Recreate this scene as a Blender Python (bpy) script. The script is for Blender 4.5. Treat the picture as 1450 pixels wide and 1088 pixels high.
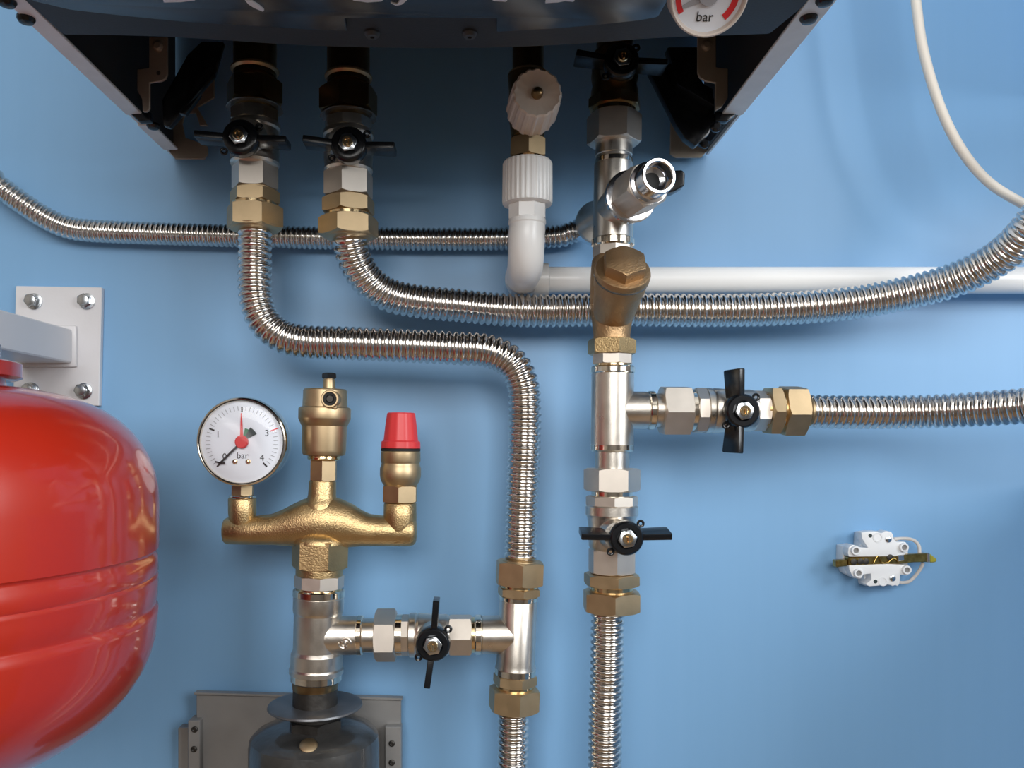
import bpy, bmesh, math, random
from mathutils import Vector, Matrix

for o in list(bpy.data.objects):
    bpy.data.objects.remove(o)
scene = bpy.context.scene
COL = scene.collection
random.seed(7)
PI = math.pi

# ------------------------------------------------------------------ camera
F, DIST, Z0 = 1150.0, 0.64, 1.35          # focal length (px of a 1450 wide frame), distance wall-camera, eye height
CX, CY = 672.0, 626.0                     # where the wall's normal meets the picture
cam_d = bpy.data.cameras.new('camera')
cam = bpy.data.objects.new('camera', cam_d)
COL.objects.link(cam)
cam.location = (0, -DIST, Z0)
cam.rotation_euler = (PI / 2, 0, 0)
cam_d.sensor_width = 36.0
cam_d.lens = 36.0 * F / 1450.0
cam_d.shift_x = (725.0 - CX) / 1450.0
cam_d.shift_y = (CY - 544.0) / 1450.0
cam_d.clip_start = 0.01
scene.camera = cam

# ------------------------------------------------------------------ light
world = bpy.data.worlds.new('world')
scene.world = world
world.use_nodes = True
world.node_tree.nodes['Background'].inputs[0].default_value = (0.75, 0.87, 1.0, 1)
world.node_tree.nodes['Background'].inputs[1].default_value = 0.6


def area(name, loc, target, sx, sy, power, col):
    l = bpy.data.lights.new(name, 'AREA')
    l.shape = 'RECTANGLE'
    l.size, l.size_y, l.energy, l.color = sx, sy, power, col
    o = bpy.data.objects.new(name, l)
    COL.objects.link(o)
    o.location = loc
    o.rotation_euler = (Vector(target) - Vector(loc)).to_track_quat('-Z', 'Y').to_euler()
    return o


# daylight through the window behind the photographer and the one in the right-hand wall
area('rear_window_daylight', (-0.05, -2.36, 2.10), (-0.05, 0, 1.75), 1.3, 0.9, 20, (1.0, 0.97, 0.93))
area('side_window_daylight', (1.44, -1.35, 1.95), (0.2, -0.2, 1.5), 0.9, 1.0, 17, (0.95, 0.98, 1.0))
vs = scene.view_settings
vs.view_transform = 'Standard'
vs.look = 'None'
vs.gamma = 1.0
vs.use_curve_mapping = False
vs.exposure = 0.52
scene.display_settings.display_device = 'sRGB'


# ------------------------------------------------------------------ materials
def mat(name, col, rough=0.4, metal=0.0, noise=0.0, nscale=60.0, bump=0.0, bscale=300.0, coat=0.0, rnoise=0.0, spec=0.5, trans=0.0):
    m = bpy.data.materials.new(name)
    m.use_nodes = True
    nt = m.node_tree
    b = nt.nodes['Principled BSDF']
    b.inputs['Base Color'].default_value = (*col, 1)
    b.inputs['Roughness'].default_value = rough
    b.inputs['Metallic'].default_value = metal
    b.inputs['Coat Weight'].default_value = coat
    b.inputs['Coat Roughness'].default_value = 0.08
    b.inputs['Specular IOR Level'].default_value = spec
    b.inputs['Transmission Weight'].default_value = trans
    tc = nt.nodes.new('ShaderNodeTexCoord')
    if noise or rnoise:
        n = nt.nodes.new('ShaderNodeTexNoise')
        n.inputs['Scale'].default_value = nscale
        n.inputs['Detail'].default_value = 5
        nt.links.new(tc.outputs['Object'], n.inputs['Vector'])
        if noise:
            r = nt.nodes.new('ShaderNodeValToRGB')
            r.color_ramp.elements[0].position = 0.3
            r.color_ramp.elements[1].position = 0.7
            r.color_ramp.elements[0].color = (*[c * (1 - noise) for c in col], 1)
            r.color_ramp.elements[1].color = (*[min(1, c * (1 + noise * 0.6)) for c in col], 1)
            nt.links.new(n.outputs['Fac'], r.inputs['Fac'])
            nt.links.new(r.outputs['Color'], b.inputs['Base Color'])
        if rnoise:
            mr = nt.nodes.new('ShaderNodeMapRange')
            mr.inputs['To Min'].default_value = max(0.02, rough - rnoise)
            mr.inputs['To Max'].default_value = rough + rnoise
            nt.links.new(n.outputs['Fac'], mr.inputs['Value'])
            nt.links.new(mr.outputs['Result'], b.inputs['Roughness'])
    if bump:
        n2 = nt.nodes.new('ShaderNodeTexNoise')
        n2.inputs['Scale'].default_value = bscale
        n2.inputs['Detail'].default_value = 4
        nt.links.new(tc.outputs['Object'], n2.inputs['Vector'])
        bp = nt.nodes.new('ShaderNodeBump')
        bp.inputs['Strength'].default_value = bump
        bp.inputs['Distance'].default_value = 0.0006
        nt.links.new(n2.outputs['Fac'], bp.inputs['Height'])
        nt.links.new(bp.outputs['Normal'], b.inputs['Normal'])
    return m


def glass_mat():
    m = bpy.data.materials.new('gauge_glass')
    m.use_nodes = True
    nt = m.node_tree
    out = nt.nodes['Material Output']
    nt.nodes.remove(nt.nodes['Principled BSDF'])
    tr = nt.nodes.new('ShaderNodeBsdfTransparent')
    gl = nt.nodes.new('ShaderNodeBsdfGlossy')
    gl.inputs['Roughness'].default_value = 0.05
    fr = nt.nodes.new('ShaderNodeFresnel')
    fr.inputs['IOR'].default_value = 1.35
    mx = nt.nodes.new('ShaderNodeMixShader')
    nt.links.new(fr.outputs[0], mx.inputs[0])
    nt.links.new(tr.outputs[0], mx.inputs[1])
    nt.links.new(gl.outputs[0], mx.inputs[2])
    nt.links.new(mx.outputs[0], out.inputs[0])
    return m


def wall_mat():
    m = bpy.data.materials.new('blue_wall_paint')
    m.use_nodes = True
    nt = m.node_tree
    b = nt.nodes['Principled BSDF']
    b.inputs['Roughness'].default_value = 0.42
    tc = nt.nodes.new('ShaderNodeTexCoord')
    mp = nt.nodes.new('ShaderNodeMapping')
    mp.inputs['Scale'].default_value = (60, 1, 1.2)
    n = nt.nodes.new('ShaderNodeTexNoise')
    n.inputs['Scale'].default_value = 1.0
    n.inputs['Detail'].default_value = 3
    nt.links.new(tc.outputs['Object'], mp.inputs['Vector'])
    nt.links.new(mp.outputs['Vector'], n.inputs['Vector'])
    r = nt.nodes.new('ShaderNodeValToRGB')
    r.color_ramp.elements[0].position = 0.3
    r.color_ramp.elements[1].position = 0.7
    r.color_ramp.elements[0].color = (0.214, 0.430, 0.700, 1)
    r.color_ramp.elements[1].color = (0.222, 0.440, 0.712, 1)
    nt.links.new(n.outputs['Fac'], r.inputs['Fac'])
    nt.links.new(r.outputs['Color'], b.inputs['Base Color'])
    return m


def floor_mat():
    m = bpy.data.materials.new('warm_wood_floor')
    m.use_nodes = True
    nt = m.node_tree
    b = nt.nodes['Principled BSDF']
    b.inputs['Roughness'].default_value = 0.5
    tc = nt.nodes.new('ShaderNodeTexCoord')
    w = nt.nodes.new('ShaderNodeTexWave')
    w.inputs['Scale'].default_value = 1.5
    w.inputs['Distortion'].default_value = 6
    nt.links.new(tc.outputs['Object'], w.inputs['Vector'])
    r = nt.nodes.new('ShaderNodeValToRGB')
    r.color_ramp.elements[0].color = (0.33, 0.20, 0.10, 1)
    r.color_ramp.elements[1].color = (0.42, 0.26, 0.14, 1)
    nt.links.new(w.outputs['Fac'], r.inputs['Fac'])
    nt.links.new(r.outputs['Color'], b.inputs['Base Color'])
    return m


M = dict(
    wall=wall_mat(), floor=floor_mat(),
    plaster=mat('white_plaster', (0.78, 0.76, 0.72), 0.8, noise=0.05, nscale=4),
    cream=mat('cream_plaster', (0.36, 0.31, 0.26), 0.8, noise=0.05, nscale=4),
    nickel=mat('satin_nickel', (0.74, 0.69, 0.62), 0.30, 1.0, noise=0.08, nscale=120, rnoise=0.06, bump=0.15, bscale=1500),
    nickel_hex=mat('machined_nickel', (0.72, 0.66, 0.59), 0.48, 1.0, noise=0.05, nscale=90, rnoise=0.05),
    nickel_bright=mat('polished_nickel', (0.84, 0.77, 0.66), 0.12, 1.0),
    brass=mat('machined_brass', (0.57, 0.43, 0.26), 0.44, 1.0, noise=0.10, nscale=80, rnoise=0.06),
    brass_bright=mat('bright_brass', (0.85, 0.65, 0.38), 0.16, 1.0),
    brass_cast=mat('cast_brass', (0.60, 0.43, 0.22), 0.38, 1.0, noise=0.14, nscale=70, rnoise=0.08, bump=0.5, bscale=900),
    bronze=mat('cast_bronze', (0.46, 0.30, 0.16), 0.45, 0.9, noise=0.16, nscale=60, rnoise=0.08, bump=0.6, bscale=700),
    stainless=mat('corrugated_stainless', (0.74, 0.71, 0.68), 0.17, 1.0, noise=0.05, nscale=40),
    chrome=mat('chrome', (0.76, 0.76, 0.78), 0.13, 1.0),
    zinc=mat('zinc_plated_steel', (0.62, 0.66, 0.70), 0.22, 1.0, noise=0.1, nscale=200),
    black=mat('black_plastic', (0.006, 0.007, 0.009), 0.22, bump=0.08, bscale=800),
    rubber=mat('black_rubber', (0.012, 0.012, 0.012), 0.7),
    white=mat('white_pipe_plastic', (0.90, 0.90, 0.89), 0.30),
    cream_knob=mat('aged_white_plastic', (0.72, 0.62, 0.54), 0.42),
    white_block=mat('white_switch_plastic', (0.86, 0.88, 0.90), 0.35),
    white_steel=mat('white_powder_coat', (0.74, 0.73, 0.75), 0.35, noise=0.03, nscale=30, bump=0.1, bscale=500),
    red_tank=mat('red_enamel', (0.47, 0.022, 0.008), 0.32, coat=0.9, noise=0.06, nscale=9, bump=0.06, bscale=120),
    red_plastic=mat('red_plastic', (0.72, 0.045, 0.05), 0.38),
    red_ink=mat('red_ink', (0.75, 0.03, 0.04), 0.5),
    black_ink=mat('black_ink', (0.01, 0.01, 0.012), 0.5),
    grey_ink=mat('grey_ink', (0.42, 0.43, 0.47), 0.5),
    green_ink=mat('green_ink', (0.02, 0.18, 0.08), 0.5),
    dark_ink=mat('dark_grey_ink', (0.03, 0.045, 0.045), 0.5),
    dial=mat('white_dial', (0.84, 0.88, 0.96), 0.45),
    boiler_dark=mat('dark_boiler_plastic', (0.034, 0.035, 0.038), 0.55, spec=0.3, bump=0.15, bscale=900),
    boiler_gloss=mat('glossy_boiler_panel', (0.022, 0.028, 0.042), 0.22, noise=0.1, nscale=8),
    boiler_inner=mat('dark_boiler_steel', (0.045, 0.046, 0.048), 0.5),
    casing=mat('white_boiler_casing', (0.86, 0.84, 0.81), 0.30, noise=0.06, nscale=70),
    beige_steel=mat('galvanised_bracket', (0.40, 0.35, 0.29), 0.45, 0.4, noise=0.08, nscale=80),
    film=mat('torn_film', (0.85, 0.85, 0.85), 0.4),
    seal=mat('clear_seal', (0.20, 0.21, 0.21), 0.12, trans=0.5),
    dark_brass=mat('tarnished_brass', (0.30, 0.20, 0.10), 0.30, 1.0, noise=0.15, nscale=70),
    dark_steel=mat('black_steel_pipe', (0.06, 0.055, 0.05), 0.45, 0.7, noise=0.35, nscale=60, rnoise=0.15, bump=0.5, bscale=300),
    cast_iron=mat('tarred_cast_iron', (0.055, 0.054, 0.052), 0.36, 0.2, noise=0.4, nscale=45, rnoise=0.2, bump=1.0, bscale=110, coat=0.6),
    sheet=mat('grey_sheet_metal', (0.27, 0.265, 0.26), 0.45, 0.25, noise=0.12, nscale=30),
    worn_plate=mat('worn_grey_plate', (0.15, 0.155, 0.165), 0.38, 0.6, noise=0.25, nscale=90, rnoise=0.12),
    cable=mat('cream_cable', (0.82, 0.76, 0.67), 0.45),
    wire=mat('white_wire', (0.66, 0.62, 0.58), 0.45),
    old_brass=mat('old_brass_strip', (0.42, 0.29, 0.09), 0.28, 1.0, noise=0.45, nscale=250),
    yellow_green=mat('yellow_green_end', (0.35, 0.32, 0.03), 0.4),
    glass=glass_mat(),
)

# ------------------------------------------------------------------ mesh helpers
WP = {}


def W(px, py, d):
    """point that the photograph shows at pixel (px, py), standing d metres in front of the wall"""
    s = F / (DIST - d)
    return Vector(((px - CX) / s, -d, Z0 + (CY - py) / s))


def S(d):
    return F / (DIST - d)                # pixels per metre at depth d


def thing(name, loc, label, cat, group=None):
    o = bpy.data.objects.new(name, None)
    o.empty_display_size = 0.02
    COL.objects.link(o)
    o.location = loc
    WP[o.name] = Vector(loc)
    tag(o, label, cat, group)
    return o


def tag(o, label, cat, group=None):
    o['label'] = label
    o['category'] = cat
    if group:
        o['group'] = group
    return o


class MB:
    def __init__(s):
        s.v, s.f = [], []

    def add(s, v, f):
        n = len(s.v)
        s.v += [tuple(p) for p in v]
        s.f += [tuple(i + n for i in q) for q in f]
        return s

    def build(s, name, m, parent=None, sharp=32, label=None, smooth=True):
        n = len(s.v)
        lo = [min(p[i] for p in s.v) for i in range(3)]
        hi = [max(p[i] for p in s.v) for i in range(3)]
        c = Vector([(a + b) / 2 for a, b in zip(lo, hi)])
        me = bpy.data.meshes.new(name)
        me.from_pydata([Vector(p) - c for p in s.v], [], s.f)
        me.update()
        if smooth:
            me.shade_smooth()
            me.set_sharp_from_angle(angle=math.radians(sharp))
        me.materials.append(M[m] if isinstance(m, str) else m)
        o = bpy.data.objects.new(name, me)
        COL.objects.link(o)
        if parent is not None:
            o.parent = parent
            o.location = c - WP[parent.name]
        else:
            o.location = c
        WP[o.name] = c
        if label:
            o['label'] = label
        return o


def frame(a, n=None):
    a = Vector(a).normalized()
    n = Vector(n) if n is not None else Vector((0, -1, 0))
    n = n - a * n.dot(a)
    if n.length < 1e-4:
        n = Vector((1, 0, 0)) - a * a.x
        if n.length < 1e-4:
            n = Vector((0, 0, 1))
    n.normalize()
    return a, n, a.cross(n)


def rings(rs, closed0=True, closed1=True):
    """faces for a stack of equally long vertex rings"""
    k = len(rs[0])
    v = [p for r in rs for p in r]
    f = []
    for i in range(len(rs) - 1):
        for j in range(k):
            f.append((i * k + j, i * k + (j + 1) % k, (i + 1) * k + (j + 1) % k, (i + 1) * k + j))
    if closed0:
        f.append(tuple(range(k - 1, -1, -1)))
    if closed1:
        f.append(tuple((len(rs) - 1) * k + j for j in range(k)))
    return v, f


def lathe(o, a, prof, segs=32, n=None, rf=None):
    """solid of revolution: prof is (distance along the axis, radius)"""
    a, n, b = frame(a, n)
    o = Vector(o)
    rs = []
    for t, r in prof:
        ring = []
        for j in range(segs):
            th = 2 * PI * j / segs
            q = r * (rf(th) if rf else 1.0)
            ring.append(o + a * t + (n * math.cos(th) + b * math.sin(th)) * q)
        rs.append(ring)
    return rings(rs)


def hexprism(o, a, t0, t1, ap, rot=0.0, sides=6, n=None, ch=0.06, ends=(True, True)):
    """hexagon nut with the turned chamfer of a real nut; ap = apothem, rot (deg) turns a flat away from the viewer"""
    a, n, b = frame(a, n)
    o = Vector(o)
    per = 6
    N = sides * per
    half = PI / sides
    rc = ap * (1 + (1 / math.cos(half) - 1) * 0.25)
    rr = math.radians(rot)
    R, A = [], []
    for j in range(N):
        th = j * 2 * PI / N - half
        loc = ((th + half) % (2 * half)) - half
        R.append(ap / math.cos(loc))
        A.append(th + rr)
    L = abs(t1 - t0)
    sg = 1 if t1 > t0 else -1

    def ring(tf, rf):
        return [o + a * tf(j) + (n * math.cos(A[j]) + b * math.sin(A[j])) * rf(j) for j in range(N)]
    c = lambda j: min(max(0, (R[j] - rc)) * 0.55, L * 0.3) + L * ch * 0.2
    rs = []
    if ends[0]:
        rs += [ring(lambda j: t0, lambda j: min(R[j], rc) * 0.985), ring(lambda j: t0 + sg * c(j), lambda j: R[j])]
    else:
        rs += [ring(lambda j: t0, lambda j: R[j])]
    if ends[1]:
        rs += [ring(lambda j: t1 - sg * c(j), lambda j: R[j]), ring(lambda j: t1, lambda j: min(R[j], rc) * 0.985)]
    else:
        rs += [ring(lambda j: t1, lambda j: R[j])]
    return rings(rs)


def catmull(pts, per=40):
    out = []
    P = [pts[0] * 2 - pts[1]] + pts + [pts[-1] * 2 - pts[-2]]
    for i in range(1, len(P) - 2):
        p0, p1, p2, p3 = P[i - 1:i + 3]
        for k in range(per):
            t = k / per
            out.append(0.5 * ((2 * p1) + (p2 - p0) * t + (2 * p0 - 5 * p1 + 4 * p2 - p3) * t * t + (3 * p1 - p0 - 3 * p2 + p3) * t ** 3))
    out.append(P[-2])
    return out


def resample(pts, step):
    out = [pts[0]]
    acc = 0.0
    for i in range(1, len(pts)):
        p, q = pts[i - 1], pts[i]
        L = (q - p).length
        while acc + L >= step:
            p = p + (q - p) * ((step - acc) / L)
            L = (q - p).length
            acc = 0.0
            out.append(p)
        acc += L
    return out


def sweep(pts, rf, segs=16):
    rs = []
    n = None
    for i, p in enumerate(pts):
        t = (pts[min(i + 1, len(pts) - 1)] - pts[max(i - 1, 0)]).normalized()
        if n is None:
            _, n, _ = frame(t, (0.13, -1, 0.21))
        n = (n - t * n.dot(t)).normalized()
        b = t.cross(n)
        r = rf(i)
        rs.append([p + (n * math.cos(2 * PI * j / segs) + b * math.sin(2 * PI * j / segs)) * r for j in range(segs)])
    return rings(rs)


def solid(outline, o, u, w, n, t0, t1, bevel=0.0, seg=1):
    """polygon in the (u, w) plane through o, extruded along n from t0 to t1, edges rounded"""
    o, u, w, n = Vector(o), Vector(u), Vector(w), Vector(n)
    bm = bmesh.new()
    lo = [bm.verts.new(o + u * x + w * y + n * t0) for x, y in outline]
    hi = [bm.verts.new(o + u * x + w * y + n * t1) for x, y in outline]
    k = len(outline)
    bm.faces.new(lo[::-1])
    bm.faces.new(hi)
    for i in range(k):
        bm.faces.new((lo[i], lo[(i + 1) % k], hi[(i + 1) % k], hi[i]))
    bmesh.ops.recalc_face_normals(bm, faces=bm.faces)
    if bevel:
        bmesh.ops.bevel(bm, geom=list(bm.edges), offset=bevel, segments=seg, profile=0.6, affect='EDGES', clamp_overlap=True)
    bm.verts.index_update()
    v = [x.co.copy() for x in bm.verts]
    f = [tuple(x.index for x in q.verts) for q in bm.faces]
    bm.free()
    return v, f


def box(lo, hi, bevel=0.0, seg=1):
    return solid([(lo[0], lo[2]), (hi[0], lo[2]), (hi[0], hi[2]), (lo[0], hi[2])], (0, 0, 0), (1, 0, 0), (0, 0, 1), (0, 1, 0), lo[1], hi[1], bevel, seg)


def plate_px(outline, d0, d1, bevel=0.0, seg=1):
    """outline given in picture pixels at depth d1, a plate standing parallel to the wall between depths d0 and d1"""
    pts = [W(x, y, d1) for x, y in outline]
    return solid([(p.x, p.z) for p in pts], (0, 0, 0), (1, 0, 0), (0, 0, 1), (0, -1, 0), d0, d1, bevel, seg)


def struct(name, mb, m, parent=None):
    o = mb.build(name, m, parent)
    if parent is None:
        o['kind'] = 'structure'
    return o


# ------------------------------------------------------------------ the room
RX0, RX1, RY0, RZ1 = -1.45, 1.4, -2.4, 2.75
struct('wall_back', MB().add(*box((RX0 - 0.1, 0, 0), (RX1 + 0.1, 0.12, RZ1))), 'wall')
struct('floor', MB().add(*box((RX0 - 0.1, RY0 - 0.1, -0.1), (RX1 + 0.1, 0.12, 0))), 'floor')
struct('ceiling', MB().add(*box((RX0 - 0.1, RY0 - 0.1, RZ1), (RX1 + 0.1, 0.12, RZ1 + 0.1))), 'plaster')
struct('wall_left', MB().add(*box((RX0 - 0.1, RY0 - 0.1, 0), (RX0, 0, RZ1))), 'cream')
wr = MB()
for y0, y1, z0, z1 in ((-2.5, -1.8, 0, RZ1), (-0.9, 0, 0, RZ1), (-1.8, -0.9, 0, 1.45), (-1.8, -0.9, 2.45, RZ1)):
    wr.add(*box((RX1, y0, z0), (RX1 + 0.1, y1, z1)))
struct('wall_right', wr, 'cream')
wf = MB()
for lo, hi in (((RX0, 0), (-0.7, RZ1)), ((-0.7, 0), (0.6, 1.65)), ((-0.7, 2.55), (0.6, RZ1)), ((0.6, 0), (RX1, RZ1))):
    wf.add(*box((lo[0], RY0 - 0.1, lo[1]), (hi[0], RY0, hi[1])))
struct('wall_front', wf, 'cream')
# unseen blocks added just right of the picture to shade the wall's right margin
struct('lower_shade_block', MB().add(*box((0.455, -0.36, 0.0), (0.60, 0, Z0 - 0.03))), 'wall')
struct('upper_shade_block_1', MB().add(*box((0.455, -0.28, Z0 + 0.27), (0.60, 0, RZ1))), 'wall')

# ------------------------------------------------------------------ fitting helpers


class Run:
    """a straight pipe run between two picture points at one depth; stations are pixels along its main direction"""

    def __init__(s, p0, p1, d):
        s.d = d
        s.a0, s.a1 = W(*p0, d), W(*p1, d)
        s.vert = abs(p1[1] - p0[1]) > abs(p1[0] - p0[0])
        for e, p in ((s.a0, p0), (s.a1, p1)):
            q = W(*p, d + 0.011)
            if s.vert:
                e.z = q.z
            else:
                e.x = q.x
        s.t0 = p0[1] if s.vert else p0[0]
        s.t1 = p1[1] if s.vert else p1[0]
        s.ax = (s.a1 - s.a0).normalized()
        s.k = (s.a1 - s.a0).length / (s.t1 - s.t0)
        s.pm = 1.0 / S(d)

    def at(s, t):
        return s.a0 + s.ax * ((t - s.t0) * s.k)

    def lathe(s, prof, segs=36, rf=None):
        return lathe(s.a0, s.ax, [((t - s.t0) * s.k, w * 0.5 * s.pm) for t, w in prof], segs, rf=rf)

    def hex(s, t0, t1, w, rot=0, sides=6, ends=(True, True)):
        """w = widest visible width in pixels"""
        half = PI / sides
        off = math.radians(rot) % (2 * half)
        # silhouette half width as a multiple of the apothem
        best = max(abs(math.sin(off + half + i * 2 * half)) / math.cos(half) for i in range(sides))
        ap = w * 0.5 * s.pm / best
        return hexprism(s.a0, s.ax, (t0 - s.t0) * s.k, (t1 - s.t0) * s.k, ap, rot, sides, ends=ends)


def ring_prof(t0, t1, w, r=1.2):
    return [(t0, w - 2 * r), (t0 + r, w), (t1 - r, w), (t1, w - 2 * r)]


def butterfly(valve, c, d0, d1, rpx, wings, tilt=0.0, wl=40, lean=(0, 0, 1), thick=9.0, depth=0.017, lug_at=(0.75, 3.9)):
    """black wing handle: hub facing the room, two blades, locking lugs, steel nut and brass stem; c = hub centre px at d1"""
    pm = 1.0 / S(d1)
    p = W(*c, d1)
    n = Vector((0, -1, 0))
    r = rpx * pm
    h = d1 - d0
    mb = MB()
    mb.add(*lathe(p - n * h, n, [(0, r * 0.90), (h * 0.25, r), (h * 0.82, r), (h * 0.95, r * 0.93), (h, r * 0.86), (h * 1.0, r * 0.6), (h * 0.8, r * 0.55)], 40))
    # collar that reaches back over the valve's stem
    mb.add(*lathe(p - n * (h + 0.012), n, [(0, r * 0.5), (0.014, r * 0.55)], 24))
    hub = mb.build('handle', 'black', valve, label='black plastic butterfly handle')
    for ang in wings:
        a = math.radians(ang)
        u = Vector((math.cos(a), 0, math.sin(a)))          # outwards
        q = Vector(lean)
        q = (q - u * q.dot(u) - n * q.dot(n)).normalized()
        tl = math.radians(tilt)
        wv = n * math.cos(tl) - q * math.sin(tl)           # from the back edge to the front edge of the blade
        qv = u.cross(wv).normalized()
        L0, L1 = r * 0.8, r + wl * pm
        out = [(L0, -depth * 0.92), (L1 * 0.97, -depth), (L1, -depth * 0.94), (L1, -0.0006), (L1 * 0.98, 0.0002), (L0, -0.001)]
        th = thick * pm * 0.5
        MB().add(*solid(out, p, u, wv, qv, -th, th, 0.0009, 2)).build('wing', 'black', hub)
    for th in lug_at:
        lc = p - n * h * 0.5 + Vector((math.cos(th), 0, math.sin(th))) * r * 1.2
        circ = [lc + Vector((math.cos(2 * PI * i / 20), 0, math.sin(2 * PI * i / 20))) * 4.0 * pm for i in range(21)]
        MB().add(*sweep(circ, lambda i: 1.9 * pm, 8)).build('lug', 'black', hub)
    v, f = hexprism(p - n * h * 0.2, n, 0, h * 0.2 + 0.0028, 11.8 * pm, 10, n=(0, 0, 1))
    MB().add(v, f).build('nut', 'zinc', hub, label='steel nut')
    mb = MB()
    mb.add(*lathe(p, n, [(0.002, 7.6 * pm), (0.0040, 7.6 * pm), (0.0046, 6.8 * pm), (.0046, 4.4 * pm), (.0034, 4.0 * pm)], 20))
    mb.add(*box(p + Vector((-1.0 * pm, -0.0058, -5.0 * pm)), p + Vector((1.6 * pm, -0.0045, 3.0 * pm)), 0.0002))
    mb.build('stem', 'brass_bright', hub, label='brass stem end')
    return hub


def corrugated(name, pts, wpx, label, cat='hose', pitch=0.0048, depth=0.0021, segs=22, tail=(), m='stainless'):
    """pts: (px, py, d); ribbed stainless hose"""
    P = [W(*p) for p in pts] + [Vector(p) for p in tail]
    c = resample(catmull(P), pitch / 8)
    R = wpx * 0.5 / S(pts[0][2])

    def rf(i):
        u = (i % 8) / 8.0
        return R - depth * (1 - abs(math.sin(PI * u)) ** 0.8)
    o = MB().add(*sweep(c, rf, segs)).build(name, m, None, sharp=60)
    return tag(o, label, cat)


# ------------------------------------------------------------------ boiler
BX0, BX1 = -0.2376, 0.1830
BZ = Z0 + 0.2248
BD = 0.335
boiler = thing('boiler', (-.03, -0.0, BZ), 'dark underside of the wall hung boiler at the top', 'boiler')
BT = BZ + 0.70
for nm, x0, x1 in (('side_panel', BX0, BX0 + 0.0016), ('side_panel', BX1 - 0.0016, BX1)):
    MB().add(*box((x0, -BD, BZ), (x1, -0.004, BT))).build(nm, 'casing', boiler)
# dark inner cheeks behind the white casing
for x0, x1 in ((BX0 + 0.0018, BX0 + 0.004), (BX1 - 0.004, BX1 - 0.0018)):
    MB().add(*box((x0, -BD + .004, BZ + 0.003), (x1, -0.006, BZ + .125))).build('inner_panel', 'boiler_inner', boiler)
MB().add(*box((BX0 + .002, -BD + .002, BZ + 0.12), (BX1 - .002, -0.004, BZ + 0.135))).build('base_pan', 'boiler_inner', boiler)
MB().add(*box((BX0, -BD - 0.012, BZ - 0.002), (BX1, -BD, BT), 0.004, 2)).build('front_panel', 'casing', boiler)
MB().add(*box((BX0, -BD, BT), (BX1, -0.004, BT + 0.002))).build('top_panel', 'casing', boiler)


def strip(x_out, x_in, segs_d):
    for d0, d1 in segs_d:
        MB().add(*box((min(x_out, x_in), -d1, BZ - 0.0018), (max(x_out, x_in), -d0, BZ), 0.0004)).build('bottom_flange', 'casing', boiler, label='pale folded casing edge')


strip(BX0, BX0 + 0.0112, ((0.020, 0.068), (0.086, BD)))
strip(BX1, BX1 - 0.0145, ((0.086, BD),))


def on_z(px, py, z):
    """point on the horizontal plane z seen at a pixel"""
    L = (z - Z0) * F / (CY - py)
    return Vector(((px - CX) * L / F, -(DIST - L), z))


for px, py in ((10, 5), (37, 29), (217, 180), (1168, 3), (1145, 28)):
    p = on_z(px, py, BZ - 0.003)
    mb = MB().add(*lathe(p + Vector((0, 0, 0.002)), (0, 0, -1), [(0, .0046), (.0015, .0046), (.0032, .0035), (.0038, .0018)], 18))
    mb.build('screw', 'black', boiler, label='black casing screw')
for px, py, d in ((1013, 181, .09), (997, 204, .06)):
    p = W(px, py, d)
    MB().add(*lathe(p, (0, -1, 0), [(0, .0036), (.002, .0036), (.0034, .002)], 16)).build('screw', 'black', boiler, label='black casing screw')

# control panel hanging under the front: matte rim with a curved back edge, glossy panel, gauge
zc = BZ - 0.003


def zpoly(px_pts, z, t, bevel, m, nm, label=None, up=True):
    pts = [on_z(x, y, z) for x, y in px_pts]
    v, f = solid([(p.x, p.y) for p in pts], (0, 0, 0), (1, 0, 0), (0, 1, 0), (0, 0, 1), z, z + t, bevel, 2)
    return MB().add(v, f).build(nm, m, boiler, label=label)


edge = [(90, 50), (160, 51), (230, 53), (300, 57), (370, 62), (440, 66), (520, 68.5), (600, 69.5), (690, 69), (770, 66), (840, 62), (900, 57), (970, 53), (1040, 51), (1090, 49)]
rim = edge + [(1138, 10), (1303, -206), (700, -206), (-179, -206), (38, 4)]
zpoly(rim, zc, 0.05, 0.0015, 'boiler_dark', 'control_panel', 'matte dark grey control panel rim')
seam = [(46, 2), (100, 15), (180, 24), (260, 32), (360, 38), (440, 43), (492, 45), (489, 27), (560, 26), (640, 26), (703, 27), (703, 46), (780, 42), (850, 36), (905, 30), (932, 25), (950, -6), (1030, -190), (-150, -190)]
zpoly(seam, zc - 0.0028, 0.006, 0.0012, 'boiler_gloss', 'control_fascia', 'glossy dark blue control fascia')
for px, py in ((527, 46), (665, 46)):
    p = on_z(px, py, zc)
    MB().add(*lathe(p, (0, 0, -1), [(0, .0042), (.001, .0042), (.0026, .003), (.0028, .0012), (.0014, .001)], 18)).build('screw', 'boiler_inner', boiler)
for pts in ([(232, 3), (256, 2.5), (276, 0), (278, -4), (230, -4)], [(347, 0), (356, 1), (366, 7), (374, 14), (372, 16), (360, 11), (352, 6)], [(500, 0), (520, 3), (540, 1.5), (546, -4), (498, -4)],
            [(553, 4), (562, 6), (566, 1), (573, -3), (576, 0), (569, 6), (561, 8)], [(700, 1), (716, 2), (722, -4), (690, -4)], [(772, 4), (790, 3), (800, 1), (812, 2), (816, -4), (774, -4)]):
    ps = [on_z(x, y, zc - 0.0034) for x, y in pts]
    MB().add(*solid([(p.x, p.y) for p in ps], (0, 0, 0), (1, 0, 0), (0, 1, 0), (0, 0, 1), zc - 0.0036, zc - 0.0027)).build('film_scrap', 'film', boiler, label='torn white film scrap')


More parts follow.
